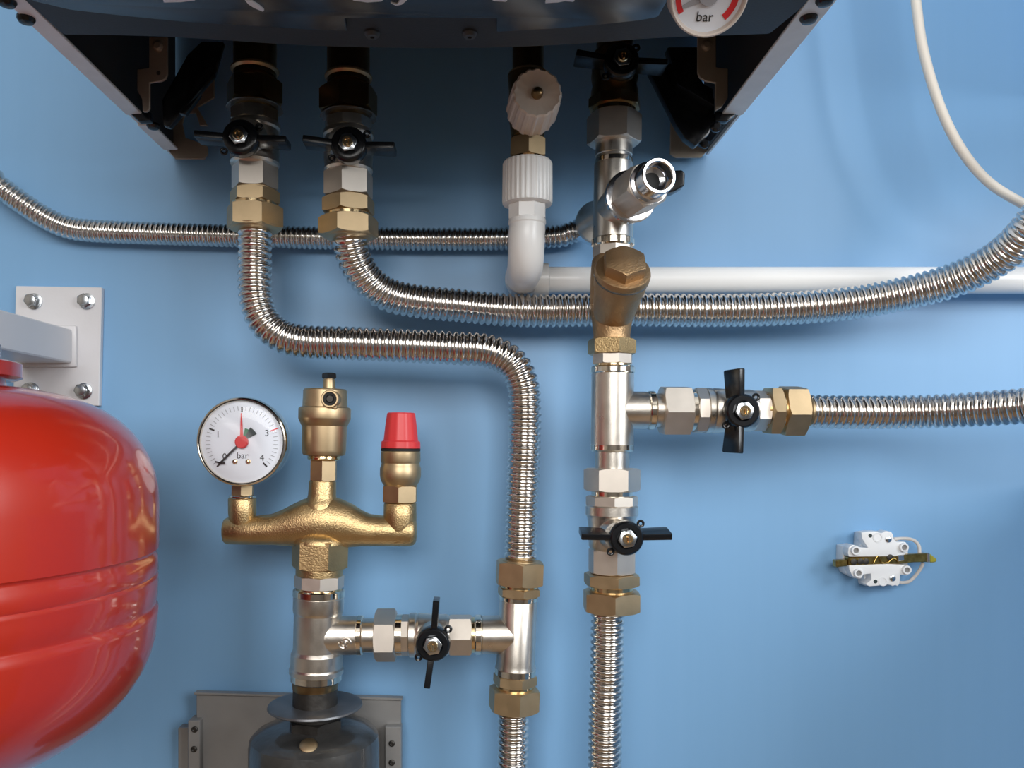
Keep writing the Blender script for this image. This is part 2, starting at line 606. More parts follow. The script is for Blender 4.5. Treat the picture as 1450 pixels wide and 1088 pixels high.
def text_mesh(s, size):
    cu = bpy.data.curves.new('txt', 'FONT')
    cu.body = s
    cu.size = size
    cu.align_x = 'CENTER'
    cu.align_y = 'CENTER'
    cu.extrude = 0.00008
    cu.resolution_u = 3
    ob = bpy.data.objects.new('txt', cu)
    COL.objects.link(ob)
    bpy.context.view_layer.update()
    me = bpy.data.meshes.new_from_object(ob.evaluated_get(bpy.context.evaluated_depsgraph_get()))
    v = [x.co.copy() for x in me.vertices]
    f = [tuple(p.vertices) for p in me.polygons]
    bpy.data.objects.remove(ob)
    bpy.data.meshes.remove(me)
    return v, f


def placed(v, o, u, w, n, off):
    return [o + u * p[0] + w * p[1] + n * (p[2] + off) for p in v]


def dial_bar(o, u, w, n, ang, r0, r1, wid, off, w1=None):
    a = math.radians(ang)
    e = u * math.cos(a) + w * math.sin(a)
    q = n.cross(e)
    w1 = wid if w1 is None else w1
    return solid([(r0, -wid / 2), (r1, -w1 / 2), (r1, w1 / 2), (r0, wid / 2)], o, e, q, n, off, off + 0.0003)


def sector(o, u, w, n, a0, a1, r0, r1, off, k=14):
    pts = [(r1 * math.cos(math.radians(a0 + (a1 - a0) * i / k)), r1 * math.sin(math.radians(a0 + (a1 - a0) * i / k))) for i in range(k + 1)]
    pts += [(r0 * math.cos(math.radians(a1 + (a0 - a1) * i / k)), r0 * math.sin(math.radians(a1 + (a0 - a1) * i / k))) for i in range(k + 1)]
    return solid(pts, o, u, w, n, off, off + 0.00025)


# boiler's own gauge, tilted down to the room
gn = Vector((-0.10, -0.80, -0.59)).normalized()
go = on_z(1005, -6, BZ + 0.000)
go = go + (cam.location - go) * 0.055
gu = Vector((1, 0, 0)); gu = (gu - gn * gu.dot(gn)).normalized(); gw = gn.cross(gu)
GR = 55 * (DIST + go.y) / F
gm = MB().add(*lathe(go - gn * 0.03, gn, [(0, GR), (0.027, GR), (0.0295, GR * 0.985), (0.030, GR * 0.95), (0.0295, GR * .91), (0.026, GR * 0.87)], 48))
bg = gm.build('pressure_gauge', 'cream_knob', boiler, label='round boiler pressure gauge with pale bezel')
MB().add(*lathe(go - gn * 0.006, gn, [(0, GR * .9), (0.0025, GR * .9)], 40)).build('dial', 'dial', bg)
gd = go - gn * 0.0034
MB().add(*sector(gd, gu, gw, gn, -48, -8, GR * .62, GR * .78, 0)).build('red_band', 'red_ink', bg)
MB().add(*sector(gd, gu, gw, gn, 186, 214, GR * .70, GR * .84, 0)).build('red_band', 'red_ink', bg)
MB().add(*sector(gd, gu, gw, gn, 178, 186, GR * .70, GR * .84, 0)).build('green_band', 'green_ink', bg)
MB().add(*dial_bar(gd, gu, gw, gn, 205, -GR * .1, GR * .7, GR * .22, 0.0004, GR * .08)).build('needle', 'grey_ink', bg)
MB().add(*lathe(gd, gn, [(0, GR * .27), (.0016, GR * .25)], 20)).build('needle_hub', 'grey_ink', bg)
v, f = text_mesh('bar', GR * .34)
MB().add(placed(v, gd - gw * GR * .52 - gu * GR * .02, gu, gw, gn, 0.0002), f).build('lettering', 'black_ink', bg, smooth=False)

# steel brackets and black straps inside the boiler's open bottom
MB().add(*plate_px([(211, 52), (237, 52), (237, 106), (234, 112), (228, 115), (212, 117), (212, 154), (208, 158), (202, 158), (201, 140), (194, 128), (194, 98), (211, 96)], 0.098, 0.1, 0.0004)).build('mounting_bracket', 'beige_steel', boiler, label='left galvanised mounting bracket')
MB().add(*plate_px([(988, 40), (1014, 40), (1014, 95), (1031, 97), (1031, 138), (1022, 152), (1013, 157), (1013, 117), (1000, 115), (991, 110), (988, 103)], 0.098, 0.1, 0.0004)).build('mounting_bracket', 'beige_steel', boiler, label='right galvanised mounting bracket')
for px, py in ((224, 66), (1000, 65)):
    p = W(px, py, 0.1)
    MB().add(*lathe(p, (0, -1, 0), [(0, .0034), (.0012, .0034), (.0022, .002)], 16)).build('bracket_screw', 'beige_steel', boiler)
for px, py in ((225, 104),):
    MB().add(*lathe(W(px, py, 0.0995), (0, -1, 0), [(0, .0014), (.0008, .0014)], 12)).build('bracket_hole', 'boiler_inner', boiler)


def strap(pts, d0, d1, nm='strap'):
    MB().add(*plate_px(pts, d0, d1, 0.0015, 2)).build(nm, 'black', boiler, label='black plastic strap')


strap([(285, 58), (316, 58), (303, 105), (279, 133), (240, 180), (231, 178), (229, 141), (265, 77)], 0.079, 0.085)
strap([(272, 142), (284, 132), (262, 162), (252, 160)], 0.085, 0.09)
strap([(918, 98), (940, 90), (985, 100), (1012, 140), (1012, 172), (1004, 190), (985, 207), (970, 196), (958, 178), (948, 158)], 0.062, 0.07)
strap([(945, 66), (990, 66), (990, 115), (1010, 125), (1012, 150), (960, 120)], 0.07, 0.08)
strap([(183, 160), (205, 157), (213, 158), (213, 171), (196, 172)], 0.082, 0.088)
strap([(1013, 158), (1042, 156), (1044, 161), (1030, 172), (1013, 172)], 0.082, 0.088)
MB().add(*plate_px([(238, 205), (250, 168), (303, 108), (303, 138), (279, 152), (294, 178), (283, 178), (277, 160), (262, 160), (258, 175), (262, 195), (272, 198), (290, 205), (294, 208), (294, 218), (289, 225), (248, 225), (232, 206)], 0.008, 0.010, 0.0003)).build('wall_hook', 'beige_steel', boiler, label='left galvanised wall hook plate')
MB().add(*plate_px([(950, 165), (958, 178), (966, 194), (985, 206), (1003, 212), (993, 223), (956, 223), (949, 218)], 0.008, 0.010, 0.0003)).build('wall_hook', 'beige_steel', boiler, label='right galvanised wall hook plate')

# ------------------------------------------------------------------ the two flow columns under the boiler
DA = 0.07
PIPETOP = lambda r: -30                       # run on up into the boiler


def flow_column(x, top, ys, hc, wings, tilt, rot, words, hdx):
    """ys: ring, nut0, nut1, hexA0, hexA1, body1, hexB1, adapter1, neck1, nut2_1"""
    (r0, r1, n0, n1, a0, a1, b1, h1, ad1, nk1, nt1) = ys
    run = Run((x, 0), (x, 400), DA)
    t = thing('boiler_connector', run.at(r0), 'dark brass tail pipe and union nut above the %s valve' % words, 'pipe fitting', 'boiler tail pipes')
    MB().add(*run.lathe([(r0 - 90, 60), (r1 + 6, 60)])).build('pipe', 'dark_brass', t)
    MB().add(*run.lathe(ring_prof(r0, r1, 67, 3))).build('flange', 'brass', t)
    mb = MB().add(*run.lathe([(r1 - 1, 52), (n0 - 4, 58), (n0 + 2, 70)]))
    mb.add(*run.hex(n0, n1, 78, rot + 12))
    mb.build('union_nut', 'dark_brass', t)
    MB().add(*run.lathe([(n1 - 1, 60), (a0 + 2, 60)])).build('thread', 'dark_brass', t)
    MB().add(*run.lathe([(n1 + 4, 76), (n1 + 4.6, 79), (n1 + 5.6, 76)], 28, rf=lambda th: 1 + 0.03 * math.sin(5 * th))).build('gasket', 'seal', t, label='clear sealing washer')
    v = thing('ball_valve', run.at((a0 + h1) / 2), '%s nickel ball valve with level black handle under the boiler' % words, 'valve', 'butterfly ball valves')
    mb = MB().add(*run.hex(a0, a1, 68, rot, 8))
    mid = (a1 + b1) / 2
    mb.add(*run.lathe([(a1 - 1, 62), (a1 + 2, 70), (a1 + 8, 71), (a1 + 11, 66), (mid - 8, 69), (mid + 8, 69), (b1 - 8, 67), (b1 - 3, 69), (b1 + 1, 66), (b1 + 3, 58)]))
    pb = run.at(mid)
    mb.add(*lathe(pb, (0, -1, 0), [(0.0, .0135), (.0185, .0115), (.0235, .0095)], 24))
    mb.build('valve_body', 'nickel', v)
    MB().add(*run.hex(b1, h1, 65, rot + 8)).build('hex_end', 'nickel_hex', v)
    butterfly(v, hc, 0.092, 0.102, 25.5, wings, tilt, lug_at=(3.75, 0.6))
    g = thing('compression_fitting', run.at(ad1), 'brass compression nut and adapter below the %s valve' % words, 'pipe fitting', 'brass compression fittings')
    MB().add(*run.lathe([(h1 - 2, 56), (h1 + 5, 56)])).build('thread', 'brass', g)
    MB().add(*run.hex(h1 + 2, ad1, 70, rot + 10)).build('adapter', 'brass', g)
    MB().add(*run.lathe([(ad1 - 1, 62), (nk1 + 1, 62)])).build('neck', 'brass_bright', g)
    mb = MB().add(*run.hex(nk1, nt1 - 3, 81, rot + 14, ends=(True, True)))
    mb.add(*run.lathe([(nt1 - 6, 72), (nt1 - 2, 66), (nt1, 58)]))
    mb.build('nut', 'brass', g)
    return run


flow_column(361, 0, (86, 94, 106, 140, 149, 166, 227, 262, 283, 287, 322), (339, 193), (176, -3), 0, -12, 'leftmost', 0)
flow_column(493.5, 0, (96, 104, 118, 152, 162, 177, 237, 273, 297, 303, 333), (493, 203), (173, -2), 0, 28, 'second from left', 0)

# ------------------------------------------------------------------ filling tap and white elbow
run = Run((748, 0), (746, 420), 0.08)
t = thing('filling_tap', run.at(190), 'dark brass filling tap with ribbed off-white knob under the boiler', 'valve')
mb = MB().add(*run.lathe([(-20, 44), (94, 44)]))
mb.add(*run.lathe([(92, 46), (98, 58), (104, 56), (120, 54), (150, 56), (186, 46)]))
mb.build('tap_body', 'dark_brass', t)
MB().add(*run.lathe(ring_prof(93, 101, 56, 2))).build('flange', 'brass', t)
MB().add(*run.hex(190, 217, 48, 30)).build('hex_nut', 'brass', t)
MB().add(*run.lathe([(184, 42), (192, 42)])).build('neck', 'dark_brass', t)
pk = W(761, 131, 0.128)
na = Vector((0.05, -1, -0.03)).normalized()
rk = 35.5 / S(.128)
kn = MB().add(*lathe(pk, na, [(-0.030, rk * 1.06), (-0.004, rk), (-0.001, rk * .97), (0, rk * .90), (-.0008, rk * .80), (-.0018, rk * 0.5), (-.0018, rk * .3)], 96, rf=lambda th: 1 + 0.035 * (1 if math.sin(th * 16) > 0 else -1) * 0.6))
kn = kn.build('knob', 'cream_knob', t, sharp=25, label='ribbed off-white knob')
MB().add(*lathe(pk, na, [(-.002, rk * .24), (.0, rk * .24), (.0022, rk * .17), (.003, rk * .08)], 20)).build('knob_screw', 'dark_brass', kn)
MB().add(*lathe(pk - na * 0.055, na, [(0, rk * .55), (0.03, rk * .6)], 24)).build('spindle', 'dark_brass', t)

we = thing('white_elbow_pipe', run.at(400), 'white plastic elbow with ribbed nut hanging below the filling tap', 'pipe fitting')
MB().add(*run.lathe([(217, 50), (224, 54)])).build('thread', 'brass_bright', we)
k = MB().add(*run.lathe([(222, 66), (225, 69.5), (279, 70.5), (283, 69), (285, 60)], 120, rf=lambda th: 1 + 0.012 * (1 if math.sin(th * 30) > 0 else -1)))
k.build('ribbed_nut', 'white', we, sharp=25)
mb = MB().add(*run.hex(276, 306, 53, 6, 8))
mb.add(*run.lathe([(303, 50), (306, 53), (311, 53.5), (313, 51)]))
mb.build('socket', 'white', we)
r_el = 25.8 / S(0.08)
p_top = run.at(309)
zp = W(748, 397, 0.022).z
pts = [p_top]
zA = zp
R_b = 0.020
cz = zA + R_b
cyy = -0.08 + R_b
pts.append(Vector((p_top.x, -0.08, cz + 0.004)))
for i in range(13):
    a = PI / 2 * i / 12
    pts.append(Vector((p_top.x - 0.0005, cyy - R_b * math.cos(a), cz - R_b * math.sin(a))))
pts.append(Vector((p_top.x - 0.0005, -0.034, zA)))
pts = [p for i, p in enumerate(pts) if i == 0 or (p - pts[i - 1]).length > 1e-5]
MB().add(*sweep(pts, lambda i: r_el * (0.97 if i < 1 else 1.0), 36)).build('elbow', 'white', we)
x0 = W(744, 400, 0.022).x
mb = MB().add(*lathe((x0 - 0.013, -0.0222, zA), (1, 0, 0), [(0, .008), (.002, .0112), (.010, .0127), (0.030, .0127), (0.0305, .0112)], 32))
mb.add(*lathe((p_top.x - .0005, -0.036, zA), (0, 1, 0), [(0, .0128), (.014, .0128)], 28))
mb.build('wall_elbow', 'white', we)
wp = MB().add(*lathe((x0 + 0.012, -0.0222, zA), (1, 0, 0), [(0, .0100), (0.90, .0100)], 36))
wp = wp.build('white_pipe', 'white')
tag(wp, 'long straight white plastic pipe running right along the wall', 'pipe')

# ------------------------------------------------------------------ return column: boiler valve, cross with drain cock, strainer
run = Run((871, 40), (866, 500), 0.07)
v = thing('ball_valve', run.at(110), 'dark ball valve with black handle right under the boiler at the top', 'valve', 'butterfly ball valves')
mb = MB().add(*run.lathe([(-40, 50), (60, 52), (66, 62), (100, 66), (112, 62), (120, 66), (133, 68)]))
mb.add(*lathe(run.at(98), (0, -1, 0), [(0, .0135), (.020, .0115)], 24))
mb.build('valve_body', 'dark_brass', v)
MB().add(*run.hex(131, 146, 74, 18, 8)).build('hex_end', 'dark_brass', v)
butterfly(v, (881, 83), 0.095, 0.105, 25, (172, -4), 0, wl=40)
u = thing('union_nut', run.at(175), 'nickel union nut between the boiler valve and the cross fitting', 'pipe fitting')
MB().add(*run.lathe([(144, 62), (158, 62)])).build('thread', 'brass_bright', u)
MB().add(*run.hex(154, 196, 75, 12)).build('hex_nut', 'nickel_hex', u)
MB().add(*run.lathe([(194, 52), (213, 52), (214, 50), (221, 50)])).build('sleeve', 'nickel', u)
c = thing('cross_fitting', run.at(285), 'nickel cross fitting holding the chrome drain cock', 'pipe fitting')
yaw = math.radians(12)
fd = Vector((math.sin(yaw), -math.cos(yaw), 0))
pc = run.at(291)
mb = MB().add(*run.lathe([(224, 50), (226, 55), (336, 57), (338, 52)]))
mb.add(*lathe(pc, fd, [(-0.036, .0148), (-.0355, .0155), (-.030, .0155), (-.027, .0140), (0.0, .0135), (.022, .0140), (.024, .0160), (.030, .0160), (.0305, .0150)], 36))
mb.build('cross_body', 'nickel', c)
MB().add(*run.lathe(ring_prof(217, 227, 53, 2))).build('collar', 'nickel_bright', c)
MB().add(*run.lathe(ring_prof(333, 345, 61, 2))).build('collar', 'nickel_bright', c)
# drain cock
dv = thing('drain_cock', pc + fd * 0.05, 'chrome drain cock with open threaded mouth pointing at the viewer', 'valve')
mb = MB().add(*lathe(pc, fd, [(.029, .0150), (.0295, .0176), (.0325, .0176), (.033, .0160)], 36))
mb.build('collar', 'chrome', dv)
mb = MB().add(*hexprism(pc, fd, .033, .060, .0132, 20, n=(0, 0, 1)))
mb.build('cock_body', 'nickel_hex', dv)
mb = MB().add(*lathe(pc, fd, [(.058, .0110), (.0595, .0130), (.0625, .0130), (.063, .0112), (.0745, .0112), (.0752, .0106), (.0752, .0092), (.0745, .0086), (.066, .0084), (.064, .0050)], 40))
mouth = mb.build('mouth', 'chrome', dv)
MB().add(*lathe(pc, fd, [(.0642, .0052), (.0648, .0052)], 24)).build('bore', 'rubber', mouth)
side = Vector((math.cos(yaw), math.sin(yaw), 0))
pl = W(940, 258, 0.098)
mb = MB()
mb.add(*lathe(pc + fd * 0.044, (pl - (pc + fd * 0.044)), [(0.008, .0050), (0.020, .0050)], 20))
mb.add(*plate_px([(934, 245), (950, 241), (966, 240), (971, 245), (970, 262), (955, 271), (938, 274)], 0.088, 0.099, 0.002, 3))
mb.build('lever', 'black', dv, label='black lever')
# adapter at the back for the thin hose
ha = thing('hose_adapter', pc - fd * 0.045, 'grey hex adapter joining the thin hose behind the cross fitting', 'pipe fitting')
MB().add(*hexprism(pc, -fd, .034, .052, .0115, 20, n=(0, 0, 1))).build('hex_nut', 'zinc', ha)
pe = W(816, 327, 0.018)

# strainer
st = thing('strainer', run.at(420), 'bronze angled strainer with hexagon cap on the return column', 'strainer')
MB().add(*run.hex(344, 359, 57, 24, 8)).build('nipple', 'nickel_hex', st)
mb = MB().add(*run.lathe([(356, 50), (364, 58), (372, 60), (390, 62), (420, 62), (444, 58), (462, 54), (472, 51), (480, 53)]))
e0 = run.at(448)
br = Vector((0.03, -0.80, 0.60)).normalized()
mb.add(*lathe(e0, br, [(-0.006, .008), (0.0, .0125), (.010, .0150), (.030, .0168), (.0305, .0175), (.040, .0178)], 36))
mb.build('strainer_body', 'bronze', st)
cp = MB().add(*lathe(e0, br, [(.0400, .0176), (.0405, .0185), (.0425, .0187), (.0445, .0180), (.045, .0165)], 40))
cp = cp.build('cap', 'bronze', st)
MB().add(*hexprism(e0, br, .0445, .0535, .0128, 30, n=(0, -1, 0))).build('cap_hexagon', 'bronze', cp)
MB().add(*lathe(e0, br, [(.0385, .0180), (.0390, .0186), (.0402, .0186), (.0405, .018)], 40, rf=lambda th: 1 + .012 * math.sin(23 * th) * math.sin(7 * th))).build('gasket', 'seal', st, label='grey sealing ring')
MB().add(*run.hex(478, 500, 64, 22, 6)).build('hex_end', 'brass_cast', st)

# ------------------------------------------------------------------ tee below the strainer, with two branches
run = Run((867.5, 500), (865.5, 880), 0.07)
tt = thing('tee_fitting', run.at(580), 'nickel tee below the strainer, branching right', 'pipe fitting', 'nickel tees')
runr = Run((867, 581), (1450, 583), 0.07)
mb = MB().add(*run.lathe([(526, 56), (528, 60), (632, 60), (634, 56)]))
mb.add(*runr.lathe([(868, 52), (890, 53), (920, 53), (922, 50)]))
# webs between body and branch
mb.build('tee_body', 'nickel', tt)
MB().add(*run.hex(499, 514, 57, 14, 8)).build('nipple', 'nickel_hex', tt)
MB().add(*run.lathe([(512, 52), (519, 52)])).build('thread', 'brass_bright', tt)
MB().add(*run.lathe(ring_prof(517, 528, 63, 2))).build('collar', 'nickel_bright', tt)
MB().add(*run.lathe(ring_prof(629, 640, 61, 2))).build('collar', 'nickel_bright', tt)
MB().add(*runr.lathe(ring_prof(921, 932, 55, 2))).build('collar', 'nickel_bright', tt)


def valve_run(run, st, ws, hc, wings, tilt, words, hd=(0.092, 0.103), rot=0, erot=20, lean=(0, 0, 1), wl=40):
    """st: neck0, nut0, nut1, gap1, hex1, collar1, body1, hexB1 ; ws: nut, hex, collar, body, hexB widths"""
    n0, u0, u1, g1, h1, c1, b1, e1 = st
    wn, wh, wc, wb, we_ = ws
    v = thing('ball_valve', run.at((h1 + e1) / 2), 'nickel ball valve with black butterfly handle, %s' % words, 'valve', 'butterfly ball valves')
    sg = 1
    MB().add(*run.lathe([(n0, 48), (u0 + 2, 48)])).build('neck', 'nickel', v)
    MB().add(*run.hex(u0, u1, wn, rot)).build('union_nut', 'nickel_hex', v)
    MB().add(*run.lathe([(u1 - 1, 58), (g1 + 1, 58)])).build('thread', 'nickel_bright', v)
    MB().add(*run.hex(g1, h1, wh, rot + 20, 8)).build('hex_end', 'nickel_hex', v)
    mid = (c1 + b1) / 2
    mb = MB().add(*run.lathe([(h1 - 1, wc - 6), (h1 + 1, wc), (c1 - 2, wc), (c1, wc - 3), (c1 + 3, wb + 4), (mid, wb), (b1 - 4, wb), (b1 + 1, wb - 4)]))
    mb.add(*lathe(run.at(mid), (0, -1, 0), [(0.0, .0130), (.0185, .0110), (.0235, .0092)], 24))
    mb.build('valve_body', 'nickel', v)
    MB().add(*run.hex(b1, e1, we_, rot + erot, 6)).build('hex_end', 'nickel_hex', v)
    butterfly(v, hc, hd[0], hd[1], 24.5, wings, tilt, wl=wl, lean=lean)
    return v


def comp(run, s, ws, words, rot=10, flip=False):
    """s: adapter0, adapter1, neck1, nut1 ; brass compression fitting"""
    a0, a1, k1, n1 = s
    g = thing('compression_fitting', run.at((a0 + n1) / 2), 'brass compression nut and adapter %s' % words, 'pipe fitting', 'brass compression fittings')
    e = 1 if n1 > a0 else -1
    MB().add(*run.lathe([(a0 - 3 * e, 50), (a0 + 2 * e, 50)])).build('thread', 'brass_bright', g)
    MB().add(*run.hex(a0, a1, ws[0], rot)).build('adapter', 'brass', g)
    MB().add(*run.lathe([(a1 - e, ws[1]), (k1 + e, ws[1])])).build('neck', 'brass_bright', g)
    mb = MB().add(*run.hex(k1, n1 - 3 * e, ws[2], rot + 6))
    mb.add(*run.lathe([(n1 - 7 * e, ws[2] - 9), (n1 - 2 * e, ws[2] - 14), (n1, ws[2] - 22)]))
    mb.build('nut', 'brass', g)
    return g


valve_run(run, (638, 664, 697, 704, 718, 733, 780, 815), (79, 73, 74, 65, 61), (888, 763), (178, 2), 11, 'on the column with its wings level', rot=6)
comp(run, (816, 833, 841, 873), (73, 60, 76), 'below the level handled valve on the column', 26)
valve_run(runr, (931, 941, 982, 989, 1004, 1014, 1074, 1093), (69, 63, 64, 60, 57), (1053, 582), (92, -94), 20, 'on the branch to the right', rot=-24, wl=36, lean=(-1, 0, 0))
comp(runr, (1093, 1110, 1114, 1149), (66, 58, 71), 'at the right end of the right branch valve', -26)

# ------------------------------------------------------------------ safety group at the left
DS = 0.06
pmS = 1 / S(DS)
sg = thing('safety_manifold', W(455, 800, DS), 'cast brass safety group manifold carrying gauge, air vent and safety valve', 'manifold')
mb = MB()


def loft(pts):
    """pts: (px, top y, bottom y) -> rounded bar along x"""
    rs = []
    K = 28
    for x, y0, y1 in pts:
        c = W(x, (y0 + y1) / 2, DS)
        rz = (y1 - y0) / 2 * pmS
        ry = min(rz, 0.0125) if (y1 - y0) > 42 else rz
        if (y1 - y0) > 42:
            ry = 0.0108 + (rz - 0.0108) * 0.50
        rs.append([c + Vector((0, -ry * math.cos(2 * PI * j / K), rz * math.sin(2 * PI * j / K))) for j in range(K)])
    return rings(rs)


mb.add(*loft([(317, 740, 764), (318.5, 735, 769), (322, 733, 771), (360, 731, 772), (385, 728, 772), (400, 722, 773), (415, 714, 774), (430, 707, 776), (443, 703, 777), (457, 701, 778), (471, 703, 777),
              (484, 707, 776), (499, 714, 775), (513, 723, 774), (524, 728, 774), (540, 730, 774), (580, 731, 774), (586, 733, 772), (589, 737, 768), (590, 742, 763)]))
rc = Run((457, 680), (452, 820), DS)
mb.add(*rc.lathe([(682, 36), (684, 38), (702, 39), (707, 41), (712, 46), (718, 52), (735, 52)], 32))
mb.add(*rc.lathe([(758, 60), (767, 75), (772, 76)], 32))
rl = Run((343, 700), (343, 760), DS)
mb.add(*rl.lathe([(706, 36), (708, 39), (728, 39), (742, 36), (755, 30)], 32))
rr_ = Run((566.5, 700), (566.5, 770), DS)
mb.add(*rr_.lathe([(713, 42), (715, 46), (735, 47), (752, 44), (770, 34)], 32))
mb.build('manifold_body', 'brass_cast', sg, sharp=50)
MB().add(*rc.hex(766, 808, 80, 3)).build('hex_end', 'brass_cast', sg)
MB().add(*rc.lathe([(806, 66), (818, 66)])).build('thread', 'brass_cast', sg)

# gauge
gc = W(343.5, 626, 0.078)
n = Vector((0.03, -1, 0.0)).normalized()
ux = Vector((1, 0, 0)); ux = (ux - n * ux.dot(n)).normalized(); uz = n.cross(ux)
if uz.z < 0:
    uz = -uz
GR = 63.5 / S(0.078)
g = thing('pressure_gauge', gc, 'round white dial pressure gauge reading in bar on the manifold', 'gauge')
MB().add(*lathe(gc, n, [(-.022, GR * .90), (-.020, GR * .96), (-.004, GR * .97), (-.002, GR), (.0015, GR), (.0035, GR * .98), (.0042, GR * .95), (.0036, GR * .915), (.001, GR * .90)], 72)).build('case', 'nickel_bright', g)
MB().add(*lathe(gc, n, [(0, GR * .915), (.0014, GR * .91)], 64)).build('dial', 'dial', g)
MB().add(*lathe(gc, n, [(.0044, GR * .93), (.0050, GR * .90), (.0054, GR * .5)], 64)).build('lens', 'glass', g, label='clear lens')
off = 0.00142
tk = MB(); tkb = MB()
for i in range(41):
    a = 225 - 270 * i / 40
    if i % 10 == 0:
        if i == 30:
            continue
        tkb.add(*dial_bar(gc, ux, uz, n, a, GR * .66, GR * .78, GR * .035, off))
    else:
        tk.add(*dial_bar(gc, ux, uz, n, a, GR * .70, GR * .80 if i % 5 else GR * .81, GR * .014, off))
d_ = tk.build('fine_ticks', 'grey_ink', g, smooth=False)
tkb.build('main_ticks', 'black_ink', g, smooth=False)
MB().add(*dial_bar(gc, ux, uz, n, 21, GR * .66, GR * .86, GR * .022, off)).build('red_limit_mark', 'red_ink', g, smooth=False)


def num(s, x, y, size):
    v, f = text_mesh(s, size)
    MB().add(placed(v, gc + ux * x * GR + uz * y * GR, ux, uz, n, off + 0.0001), f).build('lettering', 'black_ink', g, smooth=False)


num('0', -.385, -.33, GR * .2)
num('1', -.53, .16, GR * .2)
num('3', .55, .19, GR * .2)
num('4', .44, -.36, GR * .2)
num('bar', .01, -.31, GR * .20)
MB().add(*sector(gc, ux, uz, n, 58, 78, GR * .1, GR * .31, off)).build('green_band', 'green_ink', g, smooth=False)
MB().add(*sector(gc, ux, uz, n, 28, 60, GR * .12, GR * .37, off + .0004)).build('dark_band', 'dark_ink', g, smooth=False)
MB().add(*dial_bar(gc, ux, uz, n, 91, 0, GR * .64, GR * .085, off + .0008, GR * .02)).build('red_needle', 'red_plastic', g, smooth=False)
mb = MB().add(*dial_bar(gc, ux, uz, n, 225, -.05 * GR, GR * .70, GR * .045, off + .0014))
p45 = gc + (ux * math.cos(math.radians(225)) + uz * math.sin(math.radians(225))) * GR * .66
mb.add(*dial_bar(p45, ux, uz, n, 165, 0, GR * .12, GR * .03, off + .0014))
mb.add(*dial_bar(p45, ux, uz, n, 0, -.02 * GR, GR * .10, GR * .05, off + .0014))
mb.build('black_needle', 'black_ink', g, smooth=False)
MB().add(*lathe(gc, n, [(off, GR * .145), (.0034, GR * .145), (.0040, GR * .12)], 28)).build('needle_hub', 'red_plastic', g)
for dx in (-.155, .135):
    MB().add(*lathe(gc + ux * dx * GR - uz * .44 * GR, n, [(.001, GR * .06), (.0022, GR * .055), (.0026, GR * .03)], 16)).build('dial_screw', 'brass_bright', g)
rg = Run((344, 680), (343, 720), 0.062)
MB().add(*rg.lathe([(676, 26), (690, 26)])).build('stem', 'brass', g)
MB().add(*rg.hex(687, 703, 30, 22, 6)).build('hex_nut', 'brass', g)
MB().add(*rg.lathe(ring_prof(703, 707, 38, 1))).build('washer', 'nickel_bright', g)

# air vent
ra = Run((461, 520), (458, 690), DS)
a = thing('air_vent', ra.at(682), 'brass automatic air vent with small black cap on the manifold centre', 'valve')
MB().add(*ra.lathe([(550, 58), (552, 61), (578, 63), (580, 60)])).build('lid', 'brass', a)
MB().add(*ra.lathe([(576, 68), (577.5, 72.5), (579, 73.5), (592, 73.5), (594, 72.5), (602, 65), (604, 62)])).build('rim', 'brass', a, sharp=20)
MB().add(*ra.lathe([(602, 63), (638, 61.5), (643, 60), (645, 58), (646, 50)], 40)).build('cup', 'brass', a, sharp=20)
MB().add(*ra.lathe([(644, 44), (647, 46), (651, 46), (653, 40)])).build('neck', 'brass_bright', a)
MB().add(*ra.hex(651, 682, 36, 26)).build('hex_end', 'brass', a)
rs_ = Run((466, 520), (466, 560), DS + 0.004)
MB().add(*rs_.lathe([(534, 14), (537, 17), (553, 18)])).build('outlet_stub', 'brass', a)
MB().add(*rs_.hex(526.5, 535, 20, 45, 4)).build('vent_cap', 'black', a, label='small black cap')
pn = W(467, 565, DS + .019)
mb = MB().add(*lathe(pn, (0, -1, 0), [(-.012, .0062), (0, .0062), (.0006, .0057), (.0006, .0048), (-.002, .0046)], 28))
mb.add(*box(W(457, 580, DS + .017), W(477, 565, DS + .017) + Vector((0, .012, 0)), .0008))
nz = mb.build('nozzle', 'brass', a)
MB().add(*lathe(pn, (0, -1, 0), [(-.0025, .0049), (-.0004, .0049), (-.0004, .0030), (-.0012, .0026)], 24)).build('nozzle_plug', 'rubber', nz)
MB().add(*lathe(pn, (0, -1, 0), [(-.0015, .0024), (.0, .0022)], 18)).build('nozzle_pin', 'dark_steel', nz)

# safety valve
rv = Run((568, 580), (566.5, 720), DS)
s = thing('safety_valve', rv.at(712), 'brass safety valve with bright red cap on the manifold right end', 'valve')
MB().add(*rv.lathe([(584, 37), (585.5, 40), (600, 44), (624, 49), (625, 53), (626, 55), (635, 56), (636, 52)], 60, rf=lambda th: 1 + .012 * math.sin(th * 12))).build('red_cap', 'red_plastic', s, label='bright red turning cap')
MB().add(*rv.lathe([(635, 52), (636, 56), (639, 56), (640, 52)])).build('seal_ring', 'rubber', s)
MB().add(*rv.lathe([(639, 54), (641, 56), (653, 56.5), (655, 55), (657, 54), (661, 55.5), (664, 58), (675, 58), (682, 55), (688, 48), (691, 44)], 40)).build('valve_body', 'brass', s, sharp=24)
MB().add(*lathe(rv.at(672), (0, 1, 0), [(0, .011), (.022, .011), (.023, .009)], 24)).build('outlet', 'brass', s)
MB().add(*rv.hex(689, 713, 46, 30)).build('hex_end', 'brass', s)

